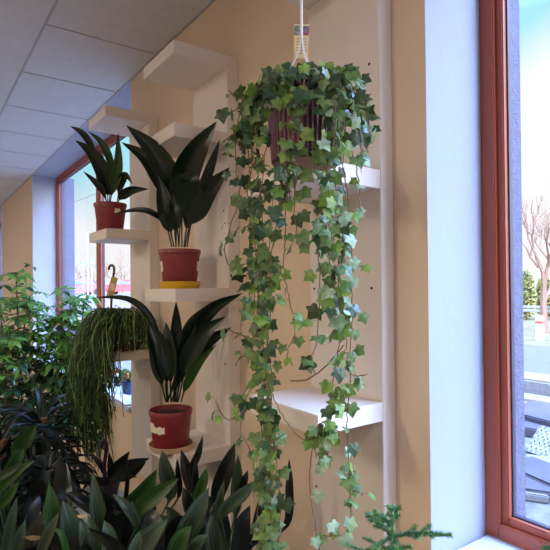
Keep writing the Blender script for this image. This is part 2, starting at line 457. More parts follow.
# ------------------------------------------------------------------ rhipsalis on the far shelf
D = 2.57
pc = at(121, 348, D); pc.z = EYE-.300
rh = thing('potted_rhipsalis', pc, 'trailing rhipsalis of thin green stems spilling over the far shelf edge', 'potted plant')
pot(rh, pc, .105, .085, .105, mat('dark plum pot', (58, 24, 34), .4))
mb = MB()
RN = random.Random(3)
for k in range(1500):
    a = RN.uniform(0, 2*PI); rr = .09*math.sqrt(RN.random())
    p0 = pc+Vector((rr*math.cos(a), rr*math.sin(a), .095))
    if k < 700:     # long ones flow over the front left corner and hang down
        px = RN.gauss(92, 9)
        tgt = at(px, 325, D-.02-RN.uniform(.0, .22))
        L_ = RN.uniform(.05, .46) if RN.random() > .4 else RN.uniform(.3, .55)
        if px > 104: L_ = min(L_, RN.uniform(.1, .3))
        q1 = p0.lerp(tgt, .35)+Vector((0, 0, RN.uniform(.04, .11)))
        q2 = p0.lerp(tgt, .8); q2.z = pc.z+RN.uniform(.07, .16)
        q3 = tgt+rt*RN.gauss(0, .008); q3.z = pc.z+RN.uniform(-.02, .08)
        q4 = q3+rt*RN.gauss(-.004, .018)+Vector((0, 0, -L_*.5)); q5 = q4+rt*RN.gauss(.006, .025)+Vector((0, 0, -L_*.5))
        pts = [p0, q1, q2, q3, q4, q5]
    else:           # short ones make the dome around the pot
        o = Vector((math.cos(a), math.sin(a), 0))
        L_ = RN.uniform(.04, .13)
        q1 = p0+o*RN.uniform(.0, .04)+Vector((0, 0, RN.uniform(.03, .11)))
        q2 = q1+o*RN.uniform(.01, .05)+Vector((0, 0, RN.uniform(-.04, .01)))
        q3 = q2+o*RN.uniform(.0, .02)+Vector((0, 0, -L_))
        q3.z = max(q3.z, pc.z+.012)
        pts = [p0, q1, q2, q3]
    for q in pts[1:]:
        q.x = min(q.x, .985)
    sp_ = spline(pts, 12)
    sp_ = [p+Vector((RN.gauss(0, .003), RN.gauss(0, .003), 0)) if 2 < i_ < 12 else p for i_, p in enumerate(sp_)]
    mb.tube(sp_, .0018, 4, RN.choice((0, 0, 2, 3)), cap=False)
    if RN.random() < .8:
        e = sp_[-1]; e2 = sp_[-4]
        mb.tube([e2, e2.lerp(e, .6)+Vector((RN.uniform(-.05, .05), RN.uniform(-.05, .05), -.012))], .0016, 4, cap=False)
    if RN.random() < .2:
        e = sp_[-1]; mb.tube([e, e+Vector((0, 0, -.006))], .0035, 5, 1)
mb.build('stems', [RHI, mat('pale bud', (214, 218, 190), .5), mat('rhipsalis stem light', (118, 150, 84), .5), mat('rhipsalis stem dark', (30, 48, 30), .5)], rh)
# hook of the hanging pot with its hanging tag
hk = MB()
b0 = at(111, 312, D-.02); hk.tube(spline([b0, at(111.5, 300, D-.02), at(112.5, 283, D-.02), at(114, 272, D-.02), at(113.6, 266.5, D-.02), at(111, 265.2, D-.02), at(109, 267.5, D-.02), at(109, 270, D-.02)], 24), .006, 8)
hk.build('hanger_hook', BROWNP, rh)
tg = MB(); e1 = at(111.5, 276.5, D-.035); e2 = at(118, 278, D-.035); e3 = at(112.6, 299.5, D-.045); e4 = at(106, 297.5, D-.045)
th_ = fw*.0012
tg.add([e1, e2, e3, e4, e1+th_, e2+th_, e3+th_, e4+th_], [(0, 1, 2, 3), (7, 6, 5, 4), (0, 4, 5, 1), (1, 5, 6, 2), (2, 6, 7, 3), (3, 7, 4, 0)])
tgo = tg.build('price_tag', TAGY, rh, smooth=False); tgo['label'] = 'yellow card tag'
tg = MB(); f_ = lambda u, v: e1.lerp(e2, u).lerp(e4.lerp(e3, u), v)-fw*.0006
tg.add([f_(.15, .3), f_(.85, .3), f_(.85, .62), f_(.15, .62)], [(0, 1, 2, 3)]); tg.build('printed_panel', CARD, tgo, smooth=False)


# ------------------------------------------------------------------ hanging ivy
IVD = 1.03
ic = at(306, 165, IVD)
iv = thing('hanging_ivy', ic, 'ivy in a ribbed purple pot hanging by a white plastic hanger', 'hanging plant')
pr, ph = .080, .140
mb = MB(); nn = 144
prof = [(.001, 0), (pr*.82, 0), (pr*.86, .006), (pr*.97, ph*.9)]
mb.lathe(ic, prof, nn, 0, mod=lambda k: 1.0 if k % 3 else 1.022)
for f, i in zip(mb.f, range(len(mb.f))):
    k = i % nn
    if i >= nn*2 and k % 3 == 0: mb.m[i] = 1
mb.lathe(ic, [(pr*.97, ph*.9), (pr*1.06, ph*.9), (pr*1.08, ph*.99), (pr*1.03, ph), (pr*.98, ph*.95), (pr*.96, ph*.8)], nn, 0)
mb.build('pot', [PURP, PURL], iv)
mb = MB(); mb.lathe(ic, [(.001, ph*.86), (pr*.97, ph*.85)], 40); mb.build('soil', SOIL, iv)
# hanger
mb = MB(); hub = at(301.5, 38, IVD)
mb.tube([hub, at(300.6, -80, IVD)], .0028, 8)
ceil_pt = at(300.6, -80, IVD)
for k in range(3):
    a = 2*PI*k/3+2.2
    e = ic+Vector((pr*1.02*math.cos(a), pr*1.02*math.sin(a), ph*.97))
    m1 = hub.lerp(e, .25)+Vector((0, 0, -.02))
    mb.tube(spline([hub, m1, e], 8), .0018, 6)
tp = Vector((ceil_pt.x, ceil_pt.y, ZC+EYE))
mb.tube([ceil_pt, tp], .0028, 8)
mb.build('hanger', WPL, iv)
# plant tag behind the hanger rod
c0, c1, c2, c3 = at(293.2, 24, IVD+.012), at(310, 24.5, IVD+.012), at(309, 58.5, IVD+.018), at(293.4, 58, IVD+.018)
mb = MB(); q = fw*.0008
mb.add([c0, c1, c2, c3, c0+q, c1+q, c2+q, c3+q], [(0, 1, 2, 3), (7, 6, 5, 4), (0, 4, 5, 1), (1, 5, 6, 2), (2, 6, 7, 3), (3, 7, 4, 0)])
tg = mb.build('plant_tag', CARD, iv, smooth=False); tg['label'] = 'cream printed plant tag'
f_ = lambda u, v: c0.lerp(c1, u).lerp(c3.lerp(c2, u), v)-fw*.0008
PICG = mat('printed green picture', (58, 92, 62), .5, col2=(176, 190, 200), vscale=260)
PICR = mat('printed flower picture', (150, 120, 170), .5, col2=(70, 100, 70), vscale=260)
ORNG = mat('printed orange stripe', (214, 160, 96), .5)
INK = mat('printed ink', (120, 90, 86), .6)
for (u0, v0, u1, v1, m) in ((.06, .04, .46, .33, PICG), (.54, .05, .95, .27, PICR), (.60, .27, .92, .33, mat('printed red', (176, 60, 52), .5)), (.94, .0, 1, 1, ORNG), (.0, 0, .05, 1, ORNG)):
    mb = MB(); mb.add([f_(u0, v0), f_(u1, v0), f_(u1, v1), f_(u0, v1)], [(0, 1, 2, 3)]); mb.build('printed_picture', m, tg, smooth=False)
mb = MB(); RI = random.Random(9)
for r_ in range(6):
    v = .42+r_*.085; u = .2
    while u < .8:
        w = RI.uniform(.03, .1); mb.add([f_(u, v), f_(u+w, v), f_(u+w, v+.028), f_(u, v+.028)], [(0, 1, 2, 3)]); u += w+.05
mb.build('printed_text', INK, tg, smooth=False)

OUT = [(0, 0), (.10, -.10), (.26, -.17), (.44, -.12), (.50, .04), (.46, .18), (.58, .28), (.70, .46), (.54, .50), (.38, .54), (.30, .64), (.15, .84), (0, 1.02)]
OUT = OUT+[(-x, y) for x, y in OUT[-2:0:-1]]


def ivy_leaf(mb, p, tip, nrm, size, mi):
    tip = (tip-nrm*tip.dot(nrm)).normalized(); s = tip.cross(nrm)
    vs = [p+tip*(.35*size)+nrm*(.05*size)]
    for x, y in OUT:
        vs.append(p+tip*(y*size)+s*(x*size)+nrm*size*(-.30*x*x-.25*max(0, y-.3)**2+.16*abs(x)))
    n = len(OUT)
    mb.add(vs, [(0, 1+k, 1+(k+1) % n) for k in range(n)], mi)


RV = random.Random(21)


def vine(pts, step=.017, size=(.016, .027), jit=.006, bare=0.0, rad=.0011, pal=(0, 0, 0, 1, 1, 2, 3), axis=None, extra=0.0):
    n = max(8, len(pts)*5)
    w = spline([at(*p) if not isinstance(p, Vector) else p for p in pts], n)
    st = MB(); lf = MB()
    w = [p+Vector((RV.gauss(0, .0012), RV.gauss(0, .0012), 0)) for p in w]
    st.tube(w, rad, 5)
    acc = 0; tot = 0; k = 0
    full = sum((w[i+1]-w[i]).length for i in range(n))
    for i in range(n):
        seg = w[i+1]-w[i]; l = seg.length; acc += l; tot += l
        while acc > step:
            acc -= step*RV.uniform(.7, 1.4)
            if tot < bare*full: continue
            p = w[i]+seg*RV.random()
            outw = p-ic; outw.z = 0
            toc = (CAM-p).normalized()
            nrm = (toc*RV.uniform(.2, 1.0)+outw.normalized()*RV.uniform(.2, .9)+Vector((RV.gauss(0, .6), RV.gauss(0, .6), RV.uniform(-.1, 1.0)))).normalized()
            off = (Vector((RV.gauss(0, 1), RV.gauss(0, 1), RV.gauss(0, .6))).normalized()*RV.uniform(.008, .018)+toc*.004)
            q = p+off*RV.uniform(.6, 1.3)
            if q.x > .99: q.x = .985
            st.tube([p, p.lerp(q, .5)+Vector((0, 0, .002)), q], .0005, 4, cap=False)
            tip = (off.normalized()*.6+Vector((RV.gauss(0, .5), RV.gauss(0, .5), -.8)))
            ivy_leaf(lf, q, tip, nrm, RV.uniform(*size), RV.choice(pal))
    v = st.build('vine', IVS, iv)
    if lf.v: lf.build('leaves', [IV1, IV2, IV3, IV4], v, smooth=False)


d0 = IVD
Lp = (0, 0, 0, 1, 1, 1, 2); Rp = (0, 0, 0, 2, 2, 3, 1)  # right palette has more pale leaves: window light put into the colour
rim = lambda px, py, dd=0: (px, py, d0+dd)
vine([rim(285, 88), rim(262, 84, -.01), rim(243, 100, -.02), rim(236, 140, -.02), rim(236, 170, -.02), rim(240, 194, -.02), (231, 226, d0-.02), (225, 253, d0-.02), (232, 270, d0-.02), (247, 276, d0-.02)], .018, pal=Lp)
vine([rim(290, 86), rim(266, 80, .02), rim(250, 100, .02), rim(247, 140, .02), (250, 180, d0), (251, 215, d0), (250, 260, d0), (255, 300, d0), (252, 345, d0), (257, 372, d0), (247, 398, d0), (241, 425, d0), (249, 450, d0), (257, 474, d0)], .016, pal=Lp)
vine([rim(290, 86, -.05), rim(270, 90, -.06), (258, 120, d0-.05), (258, 170, d0-.05), (262, 230, d0-.04), (265, 280, d0-.04), (262, 320, d0-.04), (265, 360, d0-.04), (263, 400, d0-.04), (262, 440, d0-.04), (261, 480, d0-.04), (258, 515, d0-.04), (264, 560, d0-.04)], .016, pal=Lp)
vine([rim(295, 86, .06), rim(284, 95, .1), (278, 130, d0+.1), (274, 180, d0+.08), (270, 230, d0), (268, 280, d0-.07), (270, 320, d0-.06), (266, 360, d0-.06), (268, 400, d0-.06), (275, 440, d0-.06), (278, 480, d0-.06), (280, 520, d0-.06), (276, 560, d0-.06)], .016, pal=Lp)
vine([rim(298, 86, .06), rim(280, 90, .08), (270, 130, d0+.06), (262, 180, d0+.05), (258, 240, d0+.04), (258, 300, d0+.04), (260, 350, d0+.03), (268, 400, d0+.03), (262, 450, d0), (268, 500, d0), (266, 556, d0)], .016, pal=Lp)
vine([(296, 90, d0-.09), (290, 120, d0-.11), (288, 160, d0-.1), (286, 200, d0-.1), (285, 240, d0-.09), (284, 265, d0-.09), (287, 288, d0-.08), (291, 306, d0-.08), (295, 330, d0-.08), (287, 354, d0-.08), (292, 366, d0-.08)], .022, size=(.016, .026), pal=Lp)
vine([(270, 90, d0-.04), (258, 120, d0-.06), (252, 160, d0-.06), (248, 200, d0-.05), (256, 250, d0-.05), (258, 300, d0-.05), (266, 340, d0-.05), (272, 380, d0-.05), (270, 420, d0-.05), (270, 470, d0-.05), (272, 530, d0-.05)], .017, pal=Lp)
vine([(264, 342, d0-.04), (250, 338, d0-.05), (236, 333, d0-.06), (224, 328, d0-.06)], .022, pal=(0, 0, 1))
vine([(262, 366, d0-.02), (250, 358, d0-.02), (240, 357, d0-.02), (236, 366, d0-.03)], .014, size=(.012, .018), pal=Lp)
vine([(252, 385, d0-.02), (241, 396, d0-.03), (237, 414, d0-.04), (228, 420, d0-.04), (219, 410, d0-.04), (216, 400, d0-.04)], .022, size=(.014, .022), pal=(0, 0, 2))
vine([(250, 100, d0-.03), (236, 110, d0-.06), (228, 112, d0-.07), (222, 108, d0-.07)], .02, pal=(1, 0, 0))
vine([(246, 110, d0), (236, 130, d0-.02), (229, 140, d0-.03), (228, 152, d0-.03)], .02, pal=(1, 0, 0))
vine([(245, 100, d0), (234, 96, d0), (229, 90, d0)], .03, size=(.006, .009))
# over the front of the pot
for px, ln, wob in ((297, 165, 3), (331, 165, 4), (289, 120, 5), (325, 110, -3)):
    vine([(px+3, 86, d0-.05), (px, 96, d0-.105), (px+wob, 125, d0-.11), (px-wob, 80+ln*.75, d0-.11), (px+wob*.5, 80+ln, d0-.1)], .019, size=(.015, .028), pal=(0, 0, 1, 2, 3) if px > 295 else Lp)
vine([(285, 140, d0-.1), (283, 180, d0-.1), (278, 220, d0-.1), (272, 250, d0-.09), (268, 290, d0-.09), (262, 330, d0-.08)], .017, pal=Lp)
vine([(262, 250, d0-.07), (258, 300, d0-.07), (256, 335, d0-.07)], .016, pal=(0, 1, 2))
vine([(270, 380, d0-.03), (272, 420, d0-.04), (266, 470, d0-.04), (270, 500, d0-.04), (262, 540, d0-.04)], .02, size=(.016, .026), pal=(0, 0, 2, 3))
# right mass
vine([(318, 88, d0-.03), (330, 100, d0-.08), (327, 150, d0-.09), (322, 200, d0-.08), (318, 240, d0-.08), (320, 285, d0-.08), (317, 337, d0-.08), (312, 358, d0-.08), (315, 374, d0-.08)], .026, size=(.016, .030), pal=Rp)
vine([(320, 88, d0-.03), (338, 100, d0-.07), (336, 150, d0-.08), (334, 200, d0-.08), (342, 232, d0-.07), (344, 255, d0-.07), (338, 280, d0-.07), (340, 312, d0-.07), (339, 347, d0-.07), (333, 380, d0-.07), (331, 418, d0-.07), (330, 440, d0-.07), (326, 466, d0-.07)], .017, size=(.016, .030), pal=Rp)
vine([(325, 88, d0-.01), (346, 105, d0-.04), (343, 160, d0-.05), (348, 195, d0-.05), (351, 240, d0-.05), (352, 300, d0-.05), (351, 340, d0-.05), (349, 400, d0-.05), (347, 430, d0-.05), (349, 475, d0-.05), (353, 534, d0-.05)], .028, size=(.015, .028), pal=Rp)
vine([(330, 120, d0-.09), (330, 180, d0-.09), (328, 230, d0-.08), (332, 280, d0-.08), (336, 330, d0-.08)], .015, size=(.016, .030), pal=Rp)
vine([(335, 180, d0-.06), (342, 225, d0-.05), (338, 270, d0-.05), (344, 320, d0-.05), (347, 350, d0-.05)], .016, size=(.016, .030), pal=Rp)
vine([(325, 200, d0-.05), (327, 240, d0-.05), (334, 285, d0-.05), (345, 315, d0-.05)], .016, size=(.016, .028), pal=Rp)
vine([(336, 90, d0-.02), (350, 92, d0-.03), (362, 104, d0-.04), (368, 100, d0-.05)], .017, size=(.016, .026), pal=(0, 1, 2))
vine([(338, 92, d0), (352, 110, d0-.02), (358, 130, d0-.02), (361, 150, d0-.02), (362, 168, d0-.02)], .017, size=(.016, .026), pal=(0, 1, 3))
vine([(345, 140, d0-.02), (353, 156, d0-.02), (357, 172, d0-.02), (359, 186, d0-.03), (361, 211, d0-.03)], .03, size=(.016, .022), pal=(2, 2, 3))
vine([(345, 240, d0-.05), (354, 260, d0-.05), (362, 268, d0-.05), (366, 268, d0-.05)], .022, size=(.016, .024), pal=(2, 2, 0))
vine([(347, 352, d0-.05), (350, 372, d0-.05), (358, 376, d0-.05), (368, 374, d0-.05)], .018, size=(.012, .02), pal=Rp)
vine([(343, 345, d0-.06), (328, 364, d0-.05), (308, 379, d0-.04), (292, 381, d0-.03)], .5, rad=.0014)
vine([(268, 385, d0-.05), (284, 418, d0-.06), (304, 440, d0-.07), (330, 444, d0-.07)], .5)
vine([(320, 425, d0-.07), (313, 440, d0-.07), (310, 482, d0-.07), (313, 512, d0-.07), (321, 556, d0-.07)], .5)
for c in ([(331, 418, d0-.07), (320, 425, d0-.07), (314, 435, d0-.07), (316, 458, d0-.07)],
          [(331, 425, d0-.08), (338, 432, d0-.08), (340, 446, d0-.08)],
          [(349, 385, d0-.06), (345, 400, d0-.06), (346, 412, d0-.06)]):
    vine(c, .014, size=(.016, .024), pal=(2, 2, 0))
vine([(350, 470, d0-.05), (356, 472, d0-.05)], .006, size=(.018, .022), pal=(3,))
vine([(351, 490, d0-.05), (358, 492, d0-.05), (363, 496, d0-.05)], .011, size=(.016, .02), pal=(3, 2, 0))
vine([(311, 490, d0-.07), (322, 492, d0-.07)], .014, size=(.022, .024), pal=(3,))
vine([(318, 540, d0-.07), (328, 536, d0-.07), (336, 536, d0-.07)], .01, size=(.018, .026), pal=(3, 2))
# crown of short shoots over the rim
for k in range(34):
    a = RV.uniform(0, 2*PI); o = Vector((math.cos(a), math.sin(a), 0))
    p0 = ic+o*RV.uniform(.0, .05)+Vector((0, 0, ph*.9))
    p1 = ic+o*RV.uniform(.06, .09)+Vector((0, 0, ph+RV.uniform(.01, .04)))
    p2 = ic+o*RV.uniform(.095, .12)+Vector((0, 0, ph+RV.uniform(-.03, .015)))
    fr_ = o.dot((CAM-ic).normalized()) > .45
    p3 = p2+o*.012+Vector((0, 0, -(RV.uniform(.005, .02) if fr_ else RV.uniform(.03, .12))))
    vine([p0, p1, p2, p3], .014, size=(.016, .030), pal=(0, 0, 1, 1, 2))


# ------------------------------------------------------------------ benches that carry the front plants
BZ = -1.02
bt = thing('plant_bench', V(1.1, -.1, -EYE), 'dark wooden plant bench under the crowd of aspidistras', 'bench')
mb = MB(); mb.rbox(V(.20, -.75, BZ-.04), V(1.995, .97, BZ), .004); mb.build('bench_top', TABLE, bt)
for a in (.27, 1.92):
    for b in (-.68, .90):
        mb = MB(); mb.rbox(V(a-.03, b-.03, -EYE), V(a+.03, b+.03, BZ-.039), .003); mb.build('leg', TABLE, bt)
WZ = -.90
wc = thing('display_plinth', V(2.25, .62, -EYE), 'white display plinth below the rhipsalis, behind the front plants', 'plinth')
mb = MB(); mb.rbox(V(2.015, .40, -EYE), V(2.40, .76, WZ-.03), .004); mb.build('plinth_body', WHITEP, wc)
mb = MB(); mb.rbox(V(2.003, .385, WZ-.03), V(2.415, .775, WZ), .004); mb.build('plinth_top', WHITEP, wc)

BP = mat('dark nursery pot', (40, 36, 38), .5)


def aspid(px, d, label, leaves, extra=10, seed=0, ebox=None):
    base = at(px, 600, d); base.z = EYE+BZ
    o = thing('potted_aspidistra', base, label, 'potted plant', 'aspidistras crowding the front bench')
    pot(o, base, .061, .05, .14, BP)
    top = base+Vector((0, 0, .13))
    rr = random.Random(seed)
    for i, L_ in enumerate(leaves):
        (tip, cen, bot), w, m = L_[:3]; dd = L_[3] if len(L_) > 3 else 0
        tw = L_[4] if len(L_) > 4 else rr.uniform(-.35, .35)
        b = at(bot[0], bot[1], d+dd); a = at(cen[0], cen[1], d+dd-.015); c = at(tip[0], tip[1], d+dd-.01)
        root = top+Vector((rr.uniform(-.03, .03), rr.uniform(-.03, .03), -.01))
        mid = root.lerp(b, .55)+Vector((0, 0, .03))
        tot = (mid-root).length+(b-mid).length
        blade = (a-b).length+(c-a).length
        pts = [root, mid, b, a, c]
        leaf([tuple(p) for p in pts], w/F*(d+dd), o, m, tw, .42, .45, shape=.8, world=True, n=24)
    for k in range(extra):
        ang = rr.uniform(0, 2*PI); u = Vector((math.cos(ang), math.sin(ang), 0)); ln = rr.uniform(.2, .34); sp_ = rr.uniform(.06, .22)
        root = top+u*rr.uniform(0, .03)+Vector((0, 0, -.01))
        pts = [root, root+u*sp_*.25+Vector((0, 0, ln*.45)), root+u*sp_*.6+Vector((0, 0, ln*.8)), root+u*sp_*1.2+Vector((0, 0, ln*rr.uniform(.75, 1.0)))]
        pts = [Vector((min(p.x, .74), p.y, p.z)) for p in pts]
        leaf([tuple(p) for p in pts], rr.uniform(.05, .075), o, ASPD, rr.uniform(-1, 1), .28, .3, world=True, n=16)
    return o


aspid(112, 1.55, 'grey green aspidistra at the bottom, below the dark hook plant', [
    (((93, 472), (98, 505), (105, 540)), 17, ASPF), (((97, 488), (113, 515), (128, 548)), 26, ASPD, .06),
    (((113, 494), (126, 506), (137, 524)), 11, ASPF, -.03), (((88, 515), (94, 532), (101, 556)), 14, ASPF, -.12),
    (((104, 520), (108, 535), (110, 556)), 16, ASPF, -.15), (((151, 517), (149, 530), (146, 545)), 8, ASPD),
    (((64, 493), (76, 498), (92, 512)), 12, ASPD, .05), (((132, 500), (134, 512), (138, 540)), 9, ASPG)], 4, 1)
aspid(152, 1.62, 'aspidistra with two bright green blades, below the tan saucer', [
    (((157, 469), (144, 490), (129, 512)), 21, ASPG), (((179, 478), (159, 494), (136, 514)), 18, ASPG, -.03),
    (((162, 450), (165, 470), (170, 496)), 16, ASPF, .08), (((181, 449), (187, 472), (197, 505)), 14, ASPD, .06),
    (((177, 458), (178, 472), (179, 495)), 6, ASPD, .1), (((127, 452), (127, 480), (126, 512)), 5, ASPD, .1),
    (((153, 515), (165, 522), (178, 536)), 13, ASPF, -.05), (((166, 506), (174, 516), (184, 530)), 14, ASPF, -.02),
    (((142, 487), (150, 500), (152, 520)), 10, ASPD, .05)], 4, 2)
aspid(160, 1.28, 'large bladed aspidistra at the bottom edge, nearest the camera', [
    (((168, 519), (152, 536), (136, 560)), 22, ASPF), (((209, 487), (197, 512), (182, 544)), 22, ASPF, .08),
    (((192, 525), (182, 540), (174, 562)), 20, ASPG), (((208, 534), (198, 543), (188, 560)), 14, ASPF, .02),
    (((140, 530), (136, 545), (134, 565)), 16, ASPF, -.05), (((212, 514), (214, 532), (216, 560)), 20, ASPF, .1)], 4, 3)
aspid(228, 1.45, 'dark aspidistra with tall pointed blades under the hanging ivy', [
    (((235, 443), (228, 466), (217, 500)), 17, ASPD), (((238, 454), (238, 478), (236, 510)), 13, ASPF, .03),
    (((203, 435), (198, 453), (191, 478)), 8, ASPD, .05), (((207, 467), (204, 480), (198, 505)), 11, ASPG, -.02),
    (((248, 470), (245, 480), (240, 500)), 8, ASPD), (((257, 480), (243, 493), (222, 514)), 14, ASPF, -.08),
    (((289, 458), (289, 485), (286, 525)), 9, ASPD, -.02), (((183, 487), (187, 500), (194, 520)), 12, ASPD),
    (((224, 480), (220, 497), (217, 520)), 9, ASPF, -.06), (((275, 480), (266, 500), (255, 540)), 16, ASPD, .02),
    (((250, 505), (243, 525), (240, 560)), 18, ASPD, -.1), (((196, 455), (195, 475), (196, 500)), 8, ASPD, .04)], 4, 4)
aspid(62, 1.5, 'pale striped aspidistra at the bottom left beside the dried leaf', [
    (((49, 482), (52, 508), (58, 540)), 17, ASPG), (((62, 500), (70, 525), (80, 560)), 26, ASPF),
    (((59, 512), (51, 530), (42, 552)), 12, ASPF, -.08), (((52, 528), (62, 535), (68, 560)), 7, ASPG, -.12),
    (((80, 520), (86, 535), (92, 560)), 16, ASPF, -.03)], 4, 5)
aspid(5, 1.5, 'aspidistra with a bright green blade in the bottom left corner', [
    (((19, 481), (9, 495), (-6, 514)), 11, ASPG), (((35, 460), (20, 470), (-2, 494)), 9, ASPG, .1),
    (((22, 463), (12, 470), (-4, 484)), 8, ASPF, .1), (((17, 496), (11, 520), (4, 556)), 11, ASPF),
    (((25, 520), (20, 535), (12, 560)), 12, ASPF, -.05), (((24, 447), (17, 458), (8, 478)), 14, ASPG, .15),
    (((37, 424), (27, 436), (16, 455)), 16, ASPG, .3), (((45, 466), (38, 480), (30, 500)), 12, ASPD, .1)], 4, 6)
# dried leaves lying among them
mb = MB()
def dry_leaf(c, r, sq, label):
    m_ = MB(); vs = [c]; n = 14
    for k in range(n):
        a = 2*PI*k/n; h = 1+.25*math.cos(2*a)+.12*math.sin(3*a)
        vs.append(c+rt*(r*h*math.cos(a))+(up*sq-fw*(1-sq))*(r*.6*math.sin(a))+fw*R(-.003, .003))
    m_.add(vs, [(0, 1+k, 1+(k+1) % n) for k in range(n)])
    tag(m_.build('dried_leaf', DRY, org=c), label, 'dried leaf')
dry_leaf(at(33, 538, 1.44), .028, .6, 'beige dried leaf caught among the blades at bottom left')
dry_leaf(at(82, 516, 1.45), .012, .9, 'small cream dried leaf right of the pale striped aspidistra')

# hook plant on the plinth
D = 2.2
hp = at(105, 500, D); hp.z = EYE+WZ
h = thing('strap_leaf_plant', hp, 'dark broad leaved plant with a violet hook on the white plinth', 'potted plant')
pot(h, hp, .065, .05, .075, VIOL)
hk = MB(); hk.tube(spline([at(105, 482, D), at(104.5, 465, D), at(106, 453, D), at(106.5, 445, D), at(104.5, 440.5, D), at(102, 442, D), at(101.5, 447, D)], 22), .0085, 8); hk.build('hanger_hook', VIOL, h)
for c, w in (([(104, 482, D), (103, 470, D), (97, 460, D), (89, 453, D)], 6), ([(106, 482, D), (112, 472, D-.02), (121, 462, D-.05), (130, 451, D-.06)], 12),
             ([(106, 484, D-.02), (118, 472, D-.05), (132, 464, D-.08), (150, 458, D-.1)], 14), ([(106, 484, D-.02), (112, 480, D-.08), (124, 476, D-.12), (138, 477, D-.16)], 7),
             ([(108, 480, D), (110, 470, D+.04), (110, 462, D+.05), (109, 452, D+.05)], 7), ([(104, 484, D), (98, 480, D-.05), (90, 482, D-.1), (82, 490, D-.14)], 7),
             ([(106, 482, D), (122, 476, D), (135, 468, D), (146, 462, D)], 14)):
    leaf(c, w, h, ASPD, .3, .25, .2, shape=.8)

# ------------------------------------------------------------------ strap-leaved dark plants at left
RS = random.Random(5)
def strap_plant(px, py, d, zb, n, ln, label, m=STRAP, lean=0.0, w=.030):
    b = at(px, py, d); b.z = zb
    o = thing('strap_leaf_plant', b, label, 'potted plant')
    pot(o, b, .10, .08, .16, BP)
    top = b+Vector((0, 0, .14))
    hgt = at(px, py, d).z-top.z
    mb = MB(); mb.tube([top+Vector((0, 0, -.02)), top+Vector((.01, 0, max(.05, hgt)))], .016, 8); mb.build('stem', BARK, o)
    fol = MB()
    for k in range(n):
        a = RS.uniform(0, 2*PI); u = Vector((math.cos(a), math.sin(a), 0))+(-rt)*lean; L_ = ln*RS.uniform(.6, 1.1); el = RS.uniform(-.1, .75)
        r0 = top+Vector((0, 0, max(.05, hgt)*RS.uniform(.5, 1)))
        p1 = r0+u*(L_*.35*math.cos(el))+Vector((0, 0, L_*.4*math.sin(el)))
        p2 = p1+u*(L_*.35)+Vector((0, 0, L_*.15*(el-.6)))
        p3 = p2+u*(L_*.22)+Vector((0, 0, -L_*RS.uniform(.12, .35)))
        pts = [Vector((min(p.x, .99), p.y, p.z)) for p in spline([r0, p1, p2, p3], 9)]
        vs = []; uv = []
        for i, p in enumerate(pts):
            t = (pts[min(i+1, 9)]-pts[max(i-1, 0)]).normalized(); s = t.cross(Vector((0, 0, 1))).normalized(); nn_ = s.cross(t)
            ww = w/2*(math.sin(PI*min(1, .12+.88*i/9))**.7 if i < 9 else .03)
            for x in (-1, 0, 1): vs.append(p+s*ww*x+nn_*ww*.4*abs(x)); uv.append((x*.5+.5, i/9))
        fol.add(vs, [(i*3+q, i*3+q+1, i*3+q+4, i*3+q+3) for i in range(9) for q in (0, 1)], 0, uv)
    fol.build('foliage', m, o)
    return o


strap_plant(42, 418, 2.35, EYE-1.6+.0, 170, .42, 'dark strap leaved plant left of the trailing rhipsalis', lean=.25)
strap_plant(0, 440, 2.08, EYE-1.6, 150, .38, 'dark bluish strap leaved plant at the left edge under the schefflera', lean=.1)
strap_plant(46, 470, 1.78, EYE+BZ, 80, .21, 'blackish narrow leaved plant in the gap behind the striped aspidistra', w=.022)


